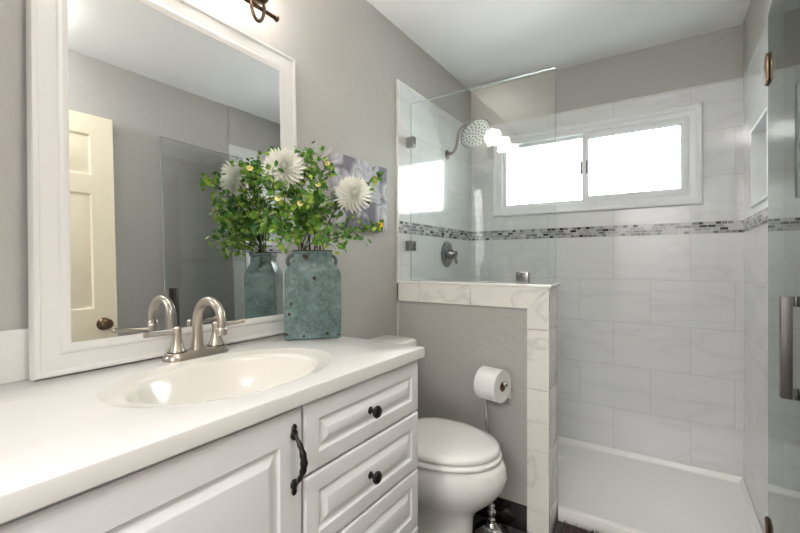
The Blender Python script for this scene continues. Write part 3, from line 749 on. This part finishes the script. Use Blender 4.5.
# ------------------------------------------------------------------ toilet paper stand and roll
PX, PY, RZ = 0.545, 1.664, 0.650
sd = thing('toilet_paper_stand', 'chrome floor stand holding the toilet paper roll by the half wall', 'paper holder', (PX, PY, 0))
mb = MB(); mb.lathe([(0.072, 0.001), (0.074, 0.008), (0.068, 0.014), (0.055, 0.018), (0.045, 0.028), (0.028, 0.034), (0.024, 0.045), (0.02, 0.05)], (PX, PY, 0)); obj('base', mb, CHROME, sd)
mb = MB(); mb.lathe([(0.012, 0.05), (0.018, 0.056), (0.018, 0.062), (0.010, 0.068), (0.010, 0.074), (0.020, 0.084), (0.020, 0.094), (0.009, 0.104), (0.015, 0.112), (0.015, 0.118), (0.007, 0.126)], (PX, PY, 0), n=20); obj('finial', mb, CHROME, sd)
pts = [(PX, PY, 0.12), (PX - 0.012, PY, 0.35), (PX - 0.03, PY, RZ - 0.10), (PX - 0.052, PY, RZ - 0.03), (PX - 0.05, PY, RZ - 0.008), (PX - 0.04, PY, RZ), (PX - 0.02, PY, RZ), (PX + 0.06, PY, RZ)]
RM = Matrix.Translation((PX, PY, 0)) @ Matrix.Rotation(math.radians(-12), 4, 'Z') @ Matrix.Translation((-PX, -PY, 0))
mb = MB(); mb.tube(pts, 0.0075, 14); mb.sphere((PX + 0.066, PY, RZ), 0.0115, 14, 10); obj('pole', mb.xf(RM), CHROME, sd)
ro = thing('toilet_paper_roll', 'white toilet paper roll with a hanging sheet on the chrome stand', 'toilet paper', (PX + 0.004, PY, RZ - 0.07))
RR, RC, zc = 0.068, 0.021, RZ - 0.0130
mb = MB(); a0 = (PX - 0.046, PY, zc)
mb.lathe([(RC, 0), (RR - 0.002, 0.0), (RR, 0.002), (RR, 0.098), (RR - 0.002, 0.1), (RC, 0.1), (RC, 0)], a0, (1, 0, 0), 48, False, False); obj('paper', mb.xf(RM), PAPER, ro)
mb = MB(); mb.lathe([(RC, 0.0005), (RC, 0.1005), (RC - 0.0015, 0.1005), (RC - 0.0015, 0.0005), (RC, 0.0005)], a0, (1, 0, 0), 32, False, False); obj('core', mb.xf(RM), CARD, ro)
mb = MB(); prof = []
for k in range(13):
    a = PI / 2 - k / 12 * PI / 2
    prof.append((PY + (RR + 0.0012) * math.cos(a), zc + (RR + 0.0012) * math.sin(a)))
prof += [(PY + RR + 0.0012, zc - 0.03), (PY + RR + 0.0005, zc - 0.068)]
mb.loft([[(PX - 0.045, y, z), (PX + 0.0535, y, z), (PX + 0.0535, y - 0.0008, z - 0.0003), (PX - 0.045, y - 0.0008, z - 0.0003)] for y, z in prof]); obj('hanging_sheet', mb.xf(RM), PAPER, ro)

# ------------------------------------------------------------------ shower
tray = thing('shower_tray', 'white acrylic shower tray with a low front threshold', 'shower tray', (0.75, 2.3, 0))
mb = MB()
tx0, tx1, ty0, ty1 = 0.010, XR - 0.0008, YP2 + 0.006, YB - 0.002
def tr(i0, z, fr):
    return [(tx0 + i0, ty0 + fr, z), (tx1 - i0, ty0 + fr, z), (tx1 - i0, ty1 - i0, z), (tx0 + i0, ty1 - i0, z)]
mb.loft([tr(0, 0.0, 0), tr(0, 0.030, 0), tr(0.0, 0.054, 0.0), tr(0.001, 0.057, 0.003), tr(0.003, 0.057, 0.010), tr(0.006, 0.053, 0.018), tr(0.018, 0.036, 0.040), tr(0.026, 0.032, 0.055), tr(0.30, 0.026, 0.30)])
obj('tray_body', mb, ACRYLIC, tray, angle=20)
mb = MB(); mb.box(XP + 0.003, XR - 0.001, YP2 - 0.014, ty0 - 0.0002, 0.0, 0.058, 0.003); obj('threshold', mb, ACRYLIC, tray)
mb = MB(); mb.lathe([(0.05, 0), (0.05, 0.003), (0.045, 0.004)], (0.30, 2.3, 0.0275)); obj('drain', mb, CHROME, tray)

GY = 1.834
def slab(x0, x1, y0, y1, z0, z1, thin):
    mb = MB(); mb.box(x0, x1, y0, y1, z0, z1)
    for f in mb.b.faces:
        if abs(f.normal[thin]) < 0.5: f.material_index = 1
    return mb
gp = thing('glass_panel', 'fixed clear glass shower panel standing on the half wall', 'glass panel', (0.40, GY, ZP + 0.012))
m_ = slab(0.033, 0.768, GY - 0.004, GY + 0.004, ZP + 0.013, 2.00, 1); m_.b.normal_update()
for f in m_.b.faces: f.material_index = 0 if abs(f.normal.y) > 0.5 else 1
obj('pane', m_, [GLASS, GLASS_EDGE], gp, flat=True)
for z in (1.245, 1.795):
    mb = MB(); mb.box(0.0105, 0.058, GY - 0.014, GY - 0.0045, z - 0.027, z + 0.027, 0.0015); mb.box(0.0105, 0.058, GY + 0.0045, GY + 0.014, z - 0.027, z + 0.027, 0.0015); mb.box(0.0105, 0.031, GY - 0.0045, GY + 0.0045, z - 0.027, z + 0.027)
    obj('clip', mb, STEEL, gp)
mb = MB(); z = ZP + 0.0122
mb.box(0.60, 0.655, GY - 0.014, GY - 0.0045, z, z + 0.052, 0.0015); mb.box(0.60, 0.655, GY + 0.0045, GY + 0.014, z, z + 0.052, 0.0015); obj('clip', mb, STEEL, gp)

# shower door, swung open into the room
DHX, DHY, DFX, DFY = 1.464, 1.846, 1.428, 1.255
dl = math.hypot(DFX - DHX, DFY - DHY); da = math.atan2(DFY - DHY, DFX - DHX)
sdoor = bpy.data.objects.new('shower_door', None); COL.objects.link(sdoor); sdoor.location = (DHX, DHY, 0.08); sdoor.rotation_euler = (0, 0, da)
tag(sdoor, 'clear glass shower door swung open along the right wall', 'shower door')
SM = Matrix.Translation(sdoor.location) @ Matrix.Rotation(da, 4, 'Z')
m_ = MB(); m_.box(0.0, dl, -0.004, 0.004, 0.0, 1.92); m_.b.normal_update()
for f in m_.b.faces: f.material_index = 0 if abs(f.normal.y) > 0.5 else 1
obj('pane', m_.xf(SM), [GLASS, GLASS_EDGE], sdoor, flat=True)
for z in (0.155, 1.732):
    mb = MB(); mb.box(-0.012, 0.045, -0.013, -0.0045, z - 0.045, z + 0.045, 0.002); mb.box(-0.012, 0.045, 0.0045, 0.013, z - 0.045, z + 0.045, 0.002); mb.tube([(-0.012, 0, z - 0.045), (-0.012, 0, z + 0.045)], 0.010, 12)
    mb.xf(SM); mb.box(DHX + 0.014, XR - 0.0005, DHY - 0.006, DHY + 0.012, 0.08 + z - 0.045, 0.08 + z + 0.045, 0.001)
    obj('hinge', mb, BRONZE, sdoor)
for s_ in (-1, 1):                                # square D pulls back to back
    mb = MB(); ya = 0.0045 * s_; yb = (0.034 if s_ < 0 else 0.036) * s_
    za, zb, xa = 0.755, 0.998, dl - 0.055
    o_ = 0.034
    def flat(x0, x1, y0, y1, z0, z1): mb.box(min(x0, x1), max(x0, x1), min(y0, y1), max(y0, y1), z0, z1, 0.001)
    flat(xa - 0.010, xa + 0.010, yb - s_ * 0.021, yb, za, zb)
    flat(xa - 0.010, xa + 0.010, ya, yb - s_ * 0.024, za, za + 0.024); flat(xa - 0.010, xa + 0.010, ya, yb - s_ * 0.024, zb - 0.024, zb)
    obj('handle', mb.xf(SM), DARK_STEEL, sdoor)

# shower head on its arm
hd = thing('rain_shower', 'round rain shower on a curved nickel arm above the valve', 'shower', (0.008, 2.312, 1.84))
mb = MB(); mb.lathe([(0.030, 0), (0.030, 0.004), (0.022, 0.010), (0.012, 0.014)], (0.008, 2.312, 1.838), (1, 0, 0)); obj('flange', mb, SHOWER_NICKEL, hd)
HN = Vector((0.62, -0.28, -0.73)).normalized(); HCN = Vector((0.178, 2.360, 1.957))
hb = HCN - HN * 0.045
ctrl = [Vector((0.012, 2.312, 1.838)), Vector((0.045, 2.313, 1.845)), Vector((0.066, 2.318, 1.875)), Vector((0.068, 2.335, 1.925)), Vector((0.078, 2.338, 1.98)), Vector((0.105, 2.345, 2.012)), Vector((0.135, 2.35, 2.014)), hb - HN * 0.012, hb + HN * 0.01]
path = []
for i in range(len(ctrl) - 1):
    p0, p1, p2, p3 = ctrl[max(i - 1, 0)], ctrl[i], ctrl[i + 1], ctrl[min(i + 2, len(ctrl) - 1)]
    for k in range(5):
        t = k / 5
        path.append(0.5 * ((2 * p1) + (p2 - p0) * t + (2 * p0 - 5 * p1 + 4 * p2 - p3) * t * t + (3 * p1 - p0 - 3 * p2 + p3) * t ** 3))
path.append(ctrl[-1])
mb = MB(); mb.tube(path, 0.0095, 14); obj('arm', mb, SHOWER_NICKEL, hd)
mb = MB(); mb.lathe([(0.014, -0.05), (0.018, -0.042), (0.018, -0.03), (0.03, -0.022), (0.085, -0.012), (0.100, -0.006), (0.103, 0.0), (0.100, 0.003), (0.094, 0.004)], HCN, HN, 48); head = obj('shower_head', mb, STEEL, hd)
mb = MB(); mb.lathe([(0.094, 0.003), (0.094, 0.0045), (0.002, 0.006)], HCN, HN, 48); face = obj('spray_face', mb, HEAD_FACE, head, label='pale face with rubber nozzles')
mb = MB(); q = Vector((0, 0, 1)).rotation_difference(HN)
for n_, r_ in ((1, 0), (6, 0.022), (11, 0.044), (16, 0.065), (21, 0.085)):
    for k in range(n_):
        a = 2 * PI * k / n_ + r_ * 9
        mb.lathe([(0.0060, 0.0), (0.0046, 0.003)], HCN + q @ Vector((r_ * math.cos(a), r_ * math.sin(a), 0.005)), HN, 6)
noz = obj('nozzles', mb, NOZZLE, head); noz['kind'] = 'stuff'

vv = thing('shower_valve', 'round chrome shower valve with lever handle on the tiled wall', 'shower valve', (0.008, 2.305, 1.207))
mb = MB(); mb.lathe([(0.080, 0.0), (0.081, 0.004), (0.074, 0.010), (0.052, 0.014), (0.034, 0.016), (0.030, 0.018)], (0.008, 2.305, 1.207), (1, 0, 0), 48); obj('escutcheon', mb, STEEL, vv)
mb = MB(); mb.lathe([(0.031, 0.016), (0.030, 0.04), (0.024, 0.05), (0.022, 0.066), (0.015, 0.070)], (0.008, 2.305, 1.207), (1, 0, 0), 32); obj('hub', mb, STEEL, vv)
mb = MB(); mb.tube([(0.06, 2.305, 1.225), (0.066, 2.306, 1.19), (0.074, 2.307, 1.155), (0.076, 2.307, 1.145)], [0.010, 0.0085, 0.0095, 0.006], 12); obj('lever', mb, STEEL, vv)

# bath mat in front of the tray
random.seed(3)
mb = MB(); mx0, mx1, my0, my1, mz = 0.79, 1.38, 1.30, 1.885, 0.012
mb.box(mx0, mx1, my0, my1, 0.0005, mz, 0.004)
ob = tag(obj('bath_mat', mb, MAT_PILE, base=(1.08, 1.55, 0)), 'purple brown shaggy bath mat in front of the shower threshold', 'bath mat')
mb = MB()
for k in range(9000):
    x, y = random.uniform(mx0 + .004, mx1 - .004), random.uniform(my0 + .004, my1 - .004)
    a = random.uniform(0, 2 * PI); s_ = Vector((math.cos(a), math.sin(a), 0)) * 0.0022; t_ = Vector((random.gauss(0, .006), random.gauss(0, .006), random.uniform(0.014, 0.022)))
    c = Vector((x, y, mz - 0.001)); v = [mb.b.verts.new(p) for p in (c - s_, c + s_, c + t_)]; mb.face(v)
pile = obj('pile', mb, MAT_PILE, ob); pile['kind'] = 'stuff'

# flush ceiling fill lamp added out of view above the viewer to brighten the room
cl = thing('ceiling_fill_light', 'round frosted ceiling fill lamp added out of view above the viewer', 'ceiling fill lamp', (1.20, 0.48, HC))
mb = MB(); mb.lathe([(0.17, 0.0), (0.17, -0.02), (0.16, -0.025)], (1.20, 0.48, HC)); obj('fill_lamp_base', mb, BRONZE, cl)
m_c = bpy.data.materials.new('lit ceiling fill lamp glass'); m_c.use_nodes = True
P(m_c).inputs['Emission Color'].default_value = (1, 0.985, 0.965, 1); P(m_c).inputs['Emission Strength'].default_value = 21
mb = MB(); mb.lathe([(0.158, -0.022), (0.155, -0.045), (0.13, -0.075), (0.08, -0.095), (0.02, -0.102)], (1.20, 0.48, HC)); obj('fill_lamp_glass', mb, m_c, cl)
